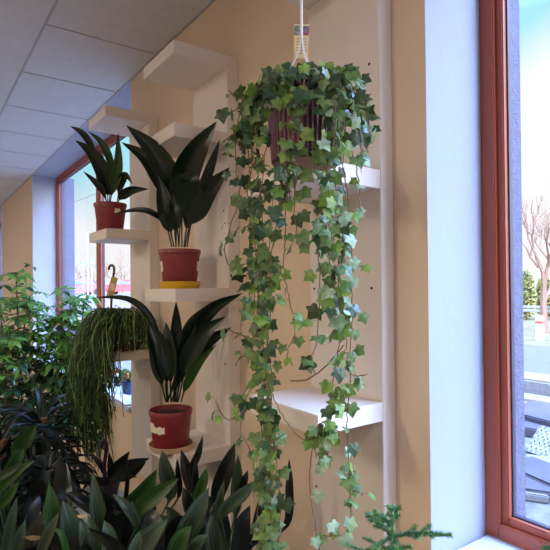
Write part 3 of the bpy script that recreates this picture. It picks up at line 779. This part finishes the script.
# ------------------------------------------------------------------ scheffleras by the far window
def schefflera(px, d, stems, label, seed, mats=(SCH, SCHD)):
    rs = random.Random(seed)
    b = at(px, 500, d); b.z = 0
    o = thing('potted_schefflera', b, label, 'potted plant', 'scheffleras before the far window')
    pot(o, b, .13, .10, .24, BP)
    for (tx, ty, dd) in stems:
        tip = at(tx, ty, d+dd)
        path = spline([b+Vector((rs.uniform(-.04, .04), rs.uniform(-.04, .04), .2)), (b+Vector((0, 0, .2))).lerp(tip, .5)+Vector((rs.uniform(-.04, .04), rs.uniform(-.04, .04), .05)), tip], 14)
        st = MB(); st.tube(path, [.009-.005*i/14 for i in range(15)], 7); so = st.build('stem', BARK, o)
        fol = MB(); ph_ = rs.uniform(0, 6)
        for k in range(30):
            u = .36+.64*k/29; i = min(13, int(u*14)); p = path[i].lerp(path[i+1], u*14-i)
            ph_ += 2.4; oo = Vector((math.cos(ph_), math.sin(ph_), 0)); pl = rs.uniform(.07, .15)*(1.15-.5*u)
            q = p+oo*pl+Vector((0, 0, pl*rs.uniform(.1, .7)))
            if q.x > .96: q.x = .96
            fol.tube([p, p.lerp(q, .5)+Vector((0, 0, .008)), q], .0018, 4, 2, cap=False)
            ax = (oo*.35+Vector((rs.uniform(-.25, .25), rs.uniform(-.25, .25), 1))).normalized()
            e1 = ax.orthogonal().normalized(); e2 = ax.cross(e1); nl = rs.choice((6, 7, 7, 8)); ll = rs.uniform(.06, .10)
            for j in range(nl):
                a = 2*PI*j/nl+rs.uniform(-.12, .12); dr = (e1*math.cos(a)+e2*math.sin(a)); dp = rs.uniform(.15, .6)
                sd = ax.cross(dr); vs = []; L_ = ll*rs.uniform(.8, 1.1)
                for i2 in range(6):
                    s = i2/5; wv = L_*.19*(math.sin(PI*min(1, .06+s*.94)**.9)**.75 if i2 < 5 else .02)
                    if i2 == 0: wv = .002
                    c = q+dr*(L_*(.18+.85*s))+ax*(-dp*L_*s*s+.06*L_*s)
                    for x in (-1, 0, 1): vs.append(c+sd*wv*x+ax*wv*.25*abs(x))
                vs = [Vector((min(v.x, 1.03), v.y, v.z)) for v in vs]
                fol.add(vs, [(i2*3+q_, i2*3+q_+1, i2*3+q_+4, i2*3+q_+3) for i2 in range(5) for q_ in (0, 1)], 0 if (u > .72 and rs.random() < .8) else 1)  # bright green kept for the upper leaflets: backlight put into the colour
                fol.tube([q, q+dr*L_*.2], .001, 3, 2, cap=False)
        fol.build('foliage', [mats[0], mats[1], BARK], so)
    return o


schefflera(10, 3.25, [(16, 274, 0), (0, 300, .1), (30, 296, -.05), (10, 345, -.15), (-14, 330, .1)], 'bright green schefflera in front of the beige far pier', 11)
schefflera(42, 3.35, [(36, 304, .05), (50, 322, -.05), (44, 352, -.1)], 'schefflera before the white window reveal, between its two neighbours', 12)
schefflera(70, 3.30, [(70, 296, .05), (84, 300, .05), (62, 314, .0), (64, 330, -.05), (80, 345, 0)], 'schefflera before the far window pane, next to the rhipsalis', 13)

# ------------------------------------------------------------------ norfolk pines at right
RP = random.Random(8)
def needles(mb, p0, p1, n, ln, m0=0, tipm=1):
    ax = (p1-p0).normalized(); e1 = ax.orthogonal().normalized(); e2 = ax.cross(e1)
    for k in range(n):
        u = RP.random(); p = p0.lerp(p1, u); a = RP.uniform(0, 2*PI)
        dr = (e1*math.cos(a)+e2*math.sin(a)+ax*RP.uniform(.5, 1.0)).normalized(); l = ln*RP.uniform(.7, 1.1)
        q = p+dr*l; s = dr.cross(ax)
        s = s.normalized()*.0012
        mb.add([p-s, p+s, q, p+ax*.0012], [(0, 1, 2), (1, 3, 2), (3, 0, 2)], tipm if u > .82 and RP.random() < .6 else m0)


def norfolk(top, bz, whorls, label, r=.16):
    b = top.copy(); b.z = bz
    o = thing('potted_norfolk_pine', b, label, 'potted plant', 'small norfolk pines')
    pot(o, b, .07, .055, .12, BP)
    mb = MB(); mb.tube([b+Vector((0, 0, .1)), top], [.006, .002], 8); needles(mb, b.lerp(top, .55), top, 520, .008); mb.build('trunk', [PINE, PINEY], o)
    for (zz, dirs) in whorls:
        for (tx, ln, rise) in dirs:
            p0 = top+Vector((0, 0, zz)); p0 = Vector((top.x, top.y, top.z+zz))
            u = tx.normalized(); pts = spline([p0, p0+u*ln*.5+Vector((0, 0, rise*.75)), p0+u*ln+Vector((0, 0, rise*.7))], 8)
            mb = MB(); mb.tube(pts, .0018, 5)
            for i in range(8): needles(mb, pts[i], pts[i+1], int(75*ln/.12)+14, .008, 0, 1 if i == 7 else 0)
            for s_ in (-1, 1):
                for f_ in (.35, .6):
                    i = int(f_*8); sd = (u.cross(Vector((0, 0, 1)))*s_*.8+u*.7).normalized()
                    e = pts[i]+sd*ln*.28+Vector((0, 0, .004))
                    mb.tube([pts[i], e], .0013, 4); needles(mb, pts[i], e, 70, .008)
            mb.build('branch', [PINE, PINEY], o)
    return o


D = .80
tp = at(392.5, 514, D)
norfolk(tp, EYE+BZ, [(-.020, [(rt*-1+fw*.3, .040, .018), (rt*.3+fw*1, .04, .02)]),
                     (-.034, [(rt*-1-fw*.25, .095, -.026), (rt*1-fw*.1, .088, .008), (fw*1-rt*.35, .07, .004), (rt*.6-fw, .06, -.03), (rt*-.4-fw, .06, -.03)]),
                     (-.12, [(rt*-1, .12, .0), (rt*1+fw*.4, .12, 0), (fw*-1+rt*.1, .1, 0), (fw+rt*-.3, .12, 0)])],
        'small norfolk pine in front of the nearest shelf unit, bottom right')
# second pine stands on the sill side, only a branch tip shows
D = .80
tp = at(585, 520, D)
norfolk(tp, EYE+BZ, [(-.04, [(rt*-1, .065, -.006), (rt, .08, 0), (fw, .06, 0), (fw*-1, .08, 0)])],
        'norfolk pine branch tip entering at the bottom right corner')
# ------------------------------------------------------------------ things on the far sill
def sillpt(px, b):
    k = (px-275)/F; a = (b*math.cos(YAW)-k*b*math.sin(YAW))/(math.sin(YAW)+k*math.cos(YAW)); return V(a, b, ZS)
c = sillpt(127.5, 1.16)
o = thing('flower_pot', c, 'small blue pot on the far window sill with an orange flower', 'flower pot')
pot(o, c, .042, .034, .085, BLUEP)
mb = MB(); rs = random.Random(2)
for k in range(26):
    a = rs.uniform(0, 6.28); e = c+Vector((.05*math.cos(a)*rs.random(), .05*math.sin(a)*rs.random(), rs.uniform(.1, .15)))
    ivy_leaf(mb, e, Vector((math.cos(a), math.sin(a), .3)), (CAM-e).normalized()+Vector((0, 0, .5)), .022, 0)
    mb.tube([c+Vector((0, 0, .07)), e], .001, 3, cap=False)
mb.build('foliage', IV1, o, smooth=False)
mb = MB()
for k in range(8):
    a = 2*PI*k/8; e = c+Vector((-.015, -.03, .125)); q = e+Vector((.0, .018*math.cos(a), .018*math.sin(a)))
    mb.tube([e, q], [.003, .006], 6)
mb.build('flower', mat('orange petals', (226, 140, 60), .5), o)
c = sillpt(117, 1.20)
o = thing('jar', c, 'dark glass jar with a pale lid, left of the blue pot', 'jar')
mb = MB(); mb.lathe(c, [(.001, 0), (.026, 0), (.028, .006), (.028, .06), (.022, .072)], 24); mb.build('jar_body', mat('dark glass', (40, 56, 62), .15), o)
mb = MB(); mb.lathe(c, [(.024, .07), (.025, .071), (.025, .084), (.001, .085)], 24); mb.build('lid', WPL, o)
for k, (px, b, w) in enumerate(((121, 1.08, .12), (128, 1.075, .09))):
    c = sillpt(px, b); mb = MB()
    vs = [c+Vector((-.05, -w, .004+k*.002)), c+Vector((.05, -w*.9, .012)), c+Vector((.05, w*.9, .006+k*.002)), c+Vector((-.045, w, .014))]
    mb.add(vs+[v-Vector((0, 0, .003)) for v in vs], [(0, 1, 2, 3), (7, 6, 5, 4), (0, 4, 5, 1), (1, 5, 6, 2), (2, 6, 7, 3), (3, 7, 4, 0)])
    tag(mb.build('paper_sheet', mat('paper', (236, 238, 244), .7), smooth=False, org=c), ['crumpled white sheet lying on the far sill, left of its twin', 'crumpled white sheet lying on the far sill below the blue pot'][k], 'paper')

# ------------------------------------------------------------------ outdoors
GZ = -1.62
GRASS = mat('dry grass', (98, 86, 52), .95, col2=(78, 72, 40), vscale=1.2)
ROAD = mat('asphalt', (74, 70, 72), .9, var=.12, vscale=3)
PAVE = mat('pale paving', (104, 98, 94), .9, var=.1, vscale=4)
GRAV = mat('gravel', (96, 90, 84), .95, var=.4, vscale=9, bump=.6, bscale=20)
CONC = mat('concrete block', (168, 172, 182), .9, var=.15, vscale=8)
mb = MB(); mb.add([V(-60, 1.4, GZ), V(160, 1.4, GZ), V(160, 200, GZ), V(-60, 200, GZ)], [(0, 3, 2, 1)]); struct(mb.build('ground', GRASS, smooth=False))


def wpt(px, py, z):   # ground point under a pixel
    k = (CY-py)/F; r_ = fw+rt*((px-275)/F)+up*k; t_ = (z)/r_.z; return CAM+r_*t_


def strip(name, b0, b1, z, m, a0=-60, a1=160):
    s = MB(); s.box(V(a0, b0, z-.06), V(a1, b1, z)); return struct(s.build(name, m, smooth=False))


ga = lambda py: wpt(538, py, GZ).x
strip('yard', 1.40, ga(405), GZ+.02, GRAV)
strip('road', ga(376), ga(346), GZ+.02, ROAD)
strip('footpath', ga(383), ga(376), GZ+.05, PAVE)
strip('kerb', ga(405), ga(399), GZ+.06, PAVE)
FENC = mat('grey mesh panel', (98, 100, 104), .8, var=.5, vscale=60)
mb = MB(); xb = ga(399)+.08
mb.box((xb, -14, EYE+GZ), (xb+.06, 26, EYE+GZ+.22))
tag(mb.build('low_wall', FENC, smooth=False), 'low grey wall along the footpath outside the right window', 'wall')
# building materials in the yard
def pallet(c, rz, label):
    o = thing('pallet', c, label, 'pallet'); o.rotation_euler.z = rz
    WD = mat('pale pallet wood', (222, 208, 176), .8, var=.1, vscale=10)
    for k in range(7):
        s = MB(); s.rbox(c+Vector((-.38+k*.12-.045, -.3, .10)), c+Vector((-.38+k*.12+.045, .3, .122)), .003); s.build('board', WD, o)
    for y in (-.26, 0, .26):
        s = MB(); s.rbox(c+Vector((-.42, y-.04, 0)), c+Vector((.42, y+.04, .10)), .003); s.build('runner', WD, o)
# leaning perforated panel
pp = wpt(539, 460, GZ); 
o = thing('perforated_panel', pp, 'pale perforated panel leaning in the yard outside the right window', 'panel')
mb = MB(); e_u = Vector((-.2, -1, 0)).normalized()*.19; e_v = Vector((.2, -.05, .22)); org_ = pp-e_u*.7+Vector((0, 0, .03)); nz_ = e_u.cross(e_v).normalized()*.04
def pq(u, v): return org_+e_u*u*1.6+e_v*v
nx, ny = 5, 4
for i in range(nx+1):
    u0 = i/(nx+.0)*.84; mb_ = [pq(u0, 0), pq(u0+.11, 0), pq(u0+.11, 1), pq(u0, 1)]
    mb.add(mb_+[v+nz_ for v in mb_], [(0, 1, 2, 3), (7, 6, 5, 4), (0, 4, 5, 1), (1, 5, 6, 2), (2, 6, 7, 3), (3, 7, 4, 0)])
for j in range(ny+1):
    v0 = j/ny*.86; mb_ = [pq(0, v0), pq(.95, v0), pq(.95, v0+.14), pq(0, v0+.14)]
    mb.add(mb_+[v+nz_ for v in mb_], [(0, 1, 2, 3), (7, 6, 5, 4), (0, 4, 5, 1), (1, 5, 6, 2), (2, 6, 7, 3), (3, 7, 4, 0)])
mb.build('lattice', mat('pale cream board', (140, 134, 120), .7), o, smooth=False)
TARP = mat('blue grey slab', (62, 56, 62), .7, var=.25, vscale=5)
for k, (px, py, sx, sy, sz, rz, lab) in enumerate(((536, 428, .45, .5, .10, .3, 'flat blue grey slab behind the perforated panel'), (546, 424, .4, .4, .16, -.2, 'thicker blue grey slab at the right behind the perforated panel'),
                                          (541, 494, .16, .4, .08, .5, 'blue grey slab lying nearest the right window'), (548, 484, .2, .35, .10, -.3, 'blue grey slab beyond the nearest one'), (533, 480, .2, .2, .05, .9, 'small blue grey slab beside the stone sill'))):
    p = wpt(px, py, GZ+.02); bm_ = MB(); bm_.rbox((-sx, -sy, 0), (sx, sy, sz), .015); so = bm_.build('stone_slab', TARP, smooth=False); so.location = p; so.rotation_euler = (0, 0, rz)
    tag(so, lab, 'slab', 'slabs in the yard')
for k, (px, py, sx, sy, sz, lab) in enumerate(((551, 469, .10, .2, .08, 'white block right of the perforated panel'), (531, 499, .06, .12, .06, 'small white block close to the window'))):
    p = wpt(px, py, GZ+.02); bm_ = MB(); bm_.rbox((-sx, -sy, 0), (sx, sy, sz), .01); so = bm_.build('concrete_block', PAVE, smooth=False); so.location = p; so.rotation_euler = (0, 0, .5); tag(so, lab, 'block')
# roadside delineator post
p = wpt(540, 341, GZ)
o = thing('marker_post', p, 'white roadside marker post with a red band', 'post')
hgt = (341-316)/F*(p-CAM).dot(fw)
mb = MB(); mb.rbox(p+Vector((-.08, -.09, 0)), p+Vector((.08, .09, hgt)), .02); mb.build('post_body', WPL, o)
mb = MB(); mb.rbox(p+Vector((-.085, -.095, hgt*.68)), p+Vector((.085, .095, hgt*.82)), .01); mb.build('red_band', mat('red reflector', (206, 66, 60), .4), o)
# guard rail
xg = wpt(538, 330, GZ).x
o = thing('guard_rail', Vector((xg, 6, EYE+GZ)), 'grey steel guard rail along the far side of the road', 'guard rail')
STL = mat('galvanised steel', (150, 156, 164), .5, metal=.4)
mb = MB()
for z in (.72, .86): mb.rbox((xg-.03, -20, EYE+GZ+z-.05), (xg+.03, 45, EYE+GZ+z+.05), .02)
mb.build('rail', STL, o)
for k in range(14):
    mb = MB(); y = -18+k*4.5; mb.rbox((xg+.03, y-.05, EYE+GZ), (xg+.12, y+.05, EYE+GZ+.88), .01); mb.build('post', STL, o)

TWIG = mat('bare twigs', (116, 90, 76), .9)
def bare_tree(base, h, seed, label, group='bare trees outside', rad=None, depth=5, spread=.55):
    rs = random.Random(seed); mb = MB()
    def grow(p, d, l, r, n):
        q = p+d*l
        m_ = p.lerp(q, .5)+Vector((rs.gauss(0, l*.04), rs.gauss(0, l*.04), 0))
        mb.tube([p, m_, q], [r, r*.85, r*.65], 5 if n > 2 else 3, cap=False)
        if n == 0: return
        for k in range(3 if n > 1 else 2):
            dd = (d+Vector((rs.gauss(0, spread), rs.gauss(0, spread), rs.uniform(-.1, .5)))).normalized()
            grow(p.lerp(q, rs.uniform(.55, 1)), dd, l*rs.uniform(.55, .8), r*.55, n-1)
    o = thing('bare_tree', base, label, 'tree', group)
    grow(base, Vector((0, 0, 1)), h*.34, rad or h*.016, depth)
    mb.build('branches', TWIG, o)
    return o


bare_tree(wpt(545, 333, GZ), 5.6, 4, 'bare tree on the verge across the road, at the right edge', rad=.14, depth=6, spread=.35)
HED = mat('yellow green hedge', (136, 130, 62), .8, col2=(92, 96, 44), vscale=1.5, trans=.2)
def bush(c, rx, rz, seed, label, m=HED):
    rs = random.Random(seed); o = thing('hedge_bush', c, label, 'bush', 'bushes beyond the road'); mb = MB()
    for k in range(1500):
        v = Vector((rs.gauss(0, 1), rs.gauss(0, 1), rs.gauss(0, 1))).normalized()*rs.uniform(.55, 1.05)
        p = c+Vector((v.x*rx, v.y*rx, rz+v.z*rz))
        e = Vector((rs.gauss(0, 1), rs.gauss(0, 1), rs.gauss(0, 1))).normalized(); f = e.orthogonal().normalized(); s = rs.uniform(.06, .13)
        mb.add([p-e*s, p+f*s*.5, p+e*s, p-f*s*.5], [(0, 1, 2, 3)])
    mb.build('foliage', m, o, smooth=False)
    s = MB(); s.tube([c, c+Vector((0, 0, rz))], .06, 6); s.build('stem', TWIG, o)
for k, (px, py, d, rx, h_) in enumerate(((526, 322, 25, .45, 46), (545, 322, 25.5, .42, 40), (565, 322, 25, .45, 50))):
    c = at(px, py, d); c.z = EYE+GZ
    bush(c, rx, h_/F*d/2+.1, 30+k, ['yellow green bush across the road, left of the bare tree', 'yellow green bush behind the bare tree', 'yellow green bush at the right edge beyond the road'][k])

# car park seen through the far window: slightly higher ground
HZ = -.38
LOT = mat('pale car park', (96, 86, 80), .9, var=.06, vscale=.5)
mb = MB(); a_ = at(40, 300, 30); b_ = at(190, 300, 30); c_ = at(230, 300, 120); d_ = at(-60, 300, 120)
top = [Vector((p.x, p.y, EYE+HZ)) for p in (a_, b_, c_, d_)]
mb.add(top+[Vector((p.x, p.y, EYE+GZ-.02)) for p in (at(40, 300, 18), at(190, 300, 18), c_, d_)], [(0, 1, 2, 3), (0, 4, 5, 1), (1, 5, 6, 2), (3, 7, 4, 0)])
struct(mb.build('parking_ground', LOT, smooth=False))


def car(c, rz, col, label):
    o = thing('car', c, label, 'car', 'parked cars'); o.rotation_euler.z = rz
    pm = mat('car paint %d %d %d' % col, col, .3, coat=.5)
    prof = [(-2.05, .28), (-2.1, .6), (-1.95, .86), (-1.35, .95), (-.75, 1.42), (.75, 1.46), (1.5, 1.0), (2.05, .92), (2.12, .5), (2.05, .28)]
    mb = MB(); n = len(prof); vs = []
    for y, ins in ((-.86, 0), (-.74, .0), (.74, 0), (.86, 0)):
        for x, z in prof:
            k = .86 if abs(y) > .8 and z > .97 else 1
            vs.append(c+Vector((x*(1 if abs(y) < .8 else .98), y*(k if z > .97 else 1), z)))
    fs = [(j*n+i, j*n+(i+1) % n, (j+1)*n+(i+1) % n, (j+1)*n+i) for j in range(3) for i in range(n)]
    fs += [tuple(range(n))[::-1], tuple(range(3*n, 4*n))]
    mb.add(vs, fs); mb.build('body', pm, o)
    GLS = mat('car glass', (70, 90, 120), .15)
    for y in (-1, 1):
        s = MB(); q = [(-1.15, .98), (-.68, 1.36), (.7, 1.39), (1.3, 1.0)]
        vs = [c+Vector((x, y*(.862 if z < 1.1 else .752), z)) for x, z in q]; s.add(vs+[v+Vector((0, -y*.02, 0)) for v in vs], [(0, 1, 2, 3), (7, 6, 5, 4), (0, 4, 5, 1), (2, 6, 7, 3), (1, 5, 6, 2), (3, 7, 4, 0)]); s.build('side_window', GLS, o, smooth=False)
        for x in (-1.3, 1.32):
            s = MB(); s.tube([c+Vector((x, y*.66, .31)), c+Vector((x, y*.88, .31))], .31, 20); s.build('wheel', BP, o)
    s = MB(); vs = [c+Vector((x, y, z)) for x, y, z in ((-1.33, -.66, .98), (-1.33, .66, .98), (-.80, .6, 1.40), (-.80, -.6, 1.40))]
    s.add([v+Vector((-.02, 0, .015)) for v in vs], [(0, 1, 2, 3)]); s.build('windscreen', GLS, o, smooth=False)


def lotpt(px, d): p = at(px, 285, d); p.z = EYE+HZ; return p
car(lotpt(84, 47), 2.7, (150, 74, 84), 'red parked car seen left of the far window mullion')
car(lotpt(76, 55), 2.6, (70, 96, 150), 'blue parked car behind the red one')
car(lotpt(127, 50), 2.6, (176, 50, 60), 'bright red parked car seen beside the far shelf unit')
SBL = mat('sign blue', (84, 116, 190), .4)
for px, yc, d, lab in ((83.5, 264, 36, 'left blue roadside sign through the far window'), (92, 262, 36, 'blue roadside sign with a white triangle, right of the other')):
    b = lotpt(px, d); o = thing('road_sign', b, lab, 'sign', 'blue road signs'); c = at(px, yc, d); s_ = .18
    mb = MB(); mb.tube([b, Vector((b.x, b.y, c.z+.3))], .035, 8); mb.build('pole', STL, o)
    mb = MB(); f = lambda x, y, k=0: c+rt*x*s_+up*y*s_-fw*(.05+k)
    vs = [f(-1, -1), f(1, -1), f(1, 1), f(-1, 1)]; mb.add(vs+[v+fw*.02 for v in vs], [(0, 1, 2, 3), (7, 6, 5, 4), (0, 4, 5, 1), (1, 5, 6, 2), (2, 6, 7, 3), (3, 7, 4, 0)]); pl = mb.build('sign_plate', SBL, o, smooth=False)
    mb = MB(); mb.add([f(-.7, -.65, .01), f(.7, -.65, .01), f(0, .7, .01)], [(0, 1, 2)]); mb.build('white_triangle', WPL, pl, smooth=False)
b = lotpt(88, 33); o = thing('lamp_pole', b, 'slim pale pole between the two blue road signs', 'pole')
mb = MB(); tpz = at(88, 232, 33); mb.tube([b, Vector((b.x, b.y, tpz.z))], .03, 8); mb.build('pole_shaft', WPL, o)
for k in range(11):
    px = 50+k*9; d = 72+(k % 3)*5
    p = lotpt(px, d); bare_tree(p, 5.2+(k*37 % 5)*.35, 60+k, 'bare tree in the hazy row behind the car park', 'bare trees behind the car park', depth=5, spread=.6)
b = lotpt(121, 24); bare_tree(b, 3.2, 90, 'slender bare sapling seen right of the yellow tag', 'bare saplings', rad=.018, depth=4, spread=.3)
mb = MB()
for k, (y0, y1) in enumerate(((207, 186),)):
    cb = MB(); cb.tube(spline([at(20, y0+16, 30), at(85, (y0+y1)/2+1.5, 26), at(150, y1-14, 22)], 14), .012, 5)
    tag(cb.build('power_line', mat('cable', (70, 74, 84), .6)), 'thin overhead power line crossing the sky in the far window', 'cable')

# ------------------------------------------------------------------ sky, sun and the room's lamps
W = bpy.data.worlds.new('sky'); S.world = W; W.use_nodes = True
nt = W.node_tree; N = nt.nodes; L = nt.links; N.clear()
out = N.new('ShaderNodeOutputWorld'); bg = N.new('ShaderNodeBackground'); tc = N.new('ShaderNodeTexCoord'); sx = N.new('ShaderNodeSeparateXYZ')
L.new(tc.outputs['Generated'], sx.inputs[0])
def math_(op, a, b=None):
    n = N.new('ShaderNodeMath'); n.operation = op
    for i, v in enumerate((a, b)):
        if v is None: continue
        if isinstance(v, (int, float)): n.inputs[i].default_value = v
        else: L.new(v, n.inputs[i])
    return n.outputs[0]
lo = math_('ADD', math_('MULTIPLY', math_('SUBTRACT', .96, sx.outputs['Y']), .42), .115)
nz = N.new('ShaderNodeTexNoise'); nz.inputs['Scale'].default_value = 5; nz.inputs['Detail'].default_value = 5
L.new(tc.outputs['Generated'], nz.inputs['Vector'])
zz = math_('ADD', sx.outputs['Z'], math_('MULTIPLY', math_('SUBTRACT', nz.outputs['Fac'], .5), .10))
fac = math_('DIVIDE', math_('SUBTRACT', zz, lo), .09)
cl = N.new('ShaderNodeClamp'); L.new(fac, cl.inputs[0])
m1 = N.new('ShaderNodeMix'); m1.data_type = 'RGBA'; m1.inputs['A'].default_value = (1.0, .985, .99, 1); m1.inputs['B'].default_value = (.42, .84, .94, 1)
L.new(cl.outputs[0], m1.inputs['Factor'])
hi = N.new('ShaderNodeMapRange'); hi.inputs[1].default_value = .44; hi.inputs[2].default_value = .7; L.new(sx.outputs['Z'], hi.inputs[0])
m2 = N.new('ShaderNodeMix'); m2.data_type = 'RGBA'; L.new(hi.outputs[0], m2.inputs['Factor']); L.new(m1.outputs['Result'], m2.inputs['A']); m2.inputs['B'].default_value = (2.8, 4.4, 8.4, 1)
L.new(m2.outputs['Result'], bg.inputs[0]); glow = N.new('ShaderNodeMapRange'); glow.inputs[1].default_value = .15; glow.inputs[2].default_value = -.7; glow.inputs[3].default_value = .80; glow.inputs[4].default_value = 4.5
L.new(sx.outputs['Y'], glow.inputs[0]); L.new(glow.outputs[0], bg.inputs[1])  # unseen sky overhead and behind the camera boosted to light reveal and shelf ends
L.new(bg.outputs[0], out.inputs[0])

sun = bpy.data.lights.new('sun', 'SUN'); sun.energy = 4.5; sun.angle = .02; sun.color = (1, .9, .75)
so = bpy.data.objects.new('sun', sun); C.objects.link(so); so.rotation_euler = Vector((.80, .25, -.55)).to_track_quat('-Z', 'Y').to_euler()

def lamp(a, b, e, sx_=1.2, sy_=.3, col=(1, .83, .66)):
    l = bpy.data.lights.new('ceiling_lamp', 'AREA'); l.shape = 'RECTANGLE'; l.size = sx_; l.size_y = sy_; l.energy = e; l.color = col
    o = bpy.data.objects.new('ceiling_lamp', l); C.objects.link(o); o.location = V(a, b, ZC-.03)
for a, b, e in ((-.6, -1.6, 27), (1.6, -2.0, 30), (4.2, -1.8, 30), (7.0, -1.6, 24), (-1.8, -.2, 12)):
    lamp(a, b, e)

vs_ = S.view_settings; vs_.view_transform = 'Standard'; vs_.look = 'None'; vs_.exposure = 0.5; vs_.gamma = 1.0; vs_.use_curve_mapping = False
S.cycles.max_bounces = 8; S.cycles.transparent_max_bounces = 12
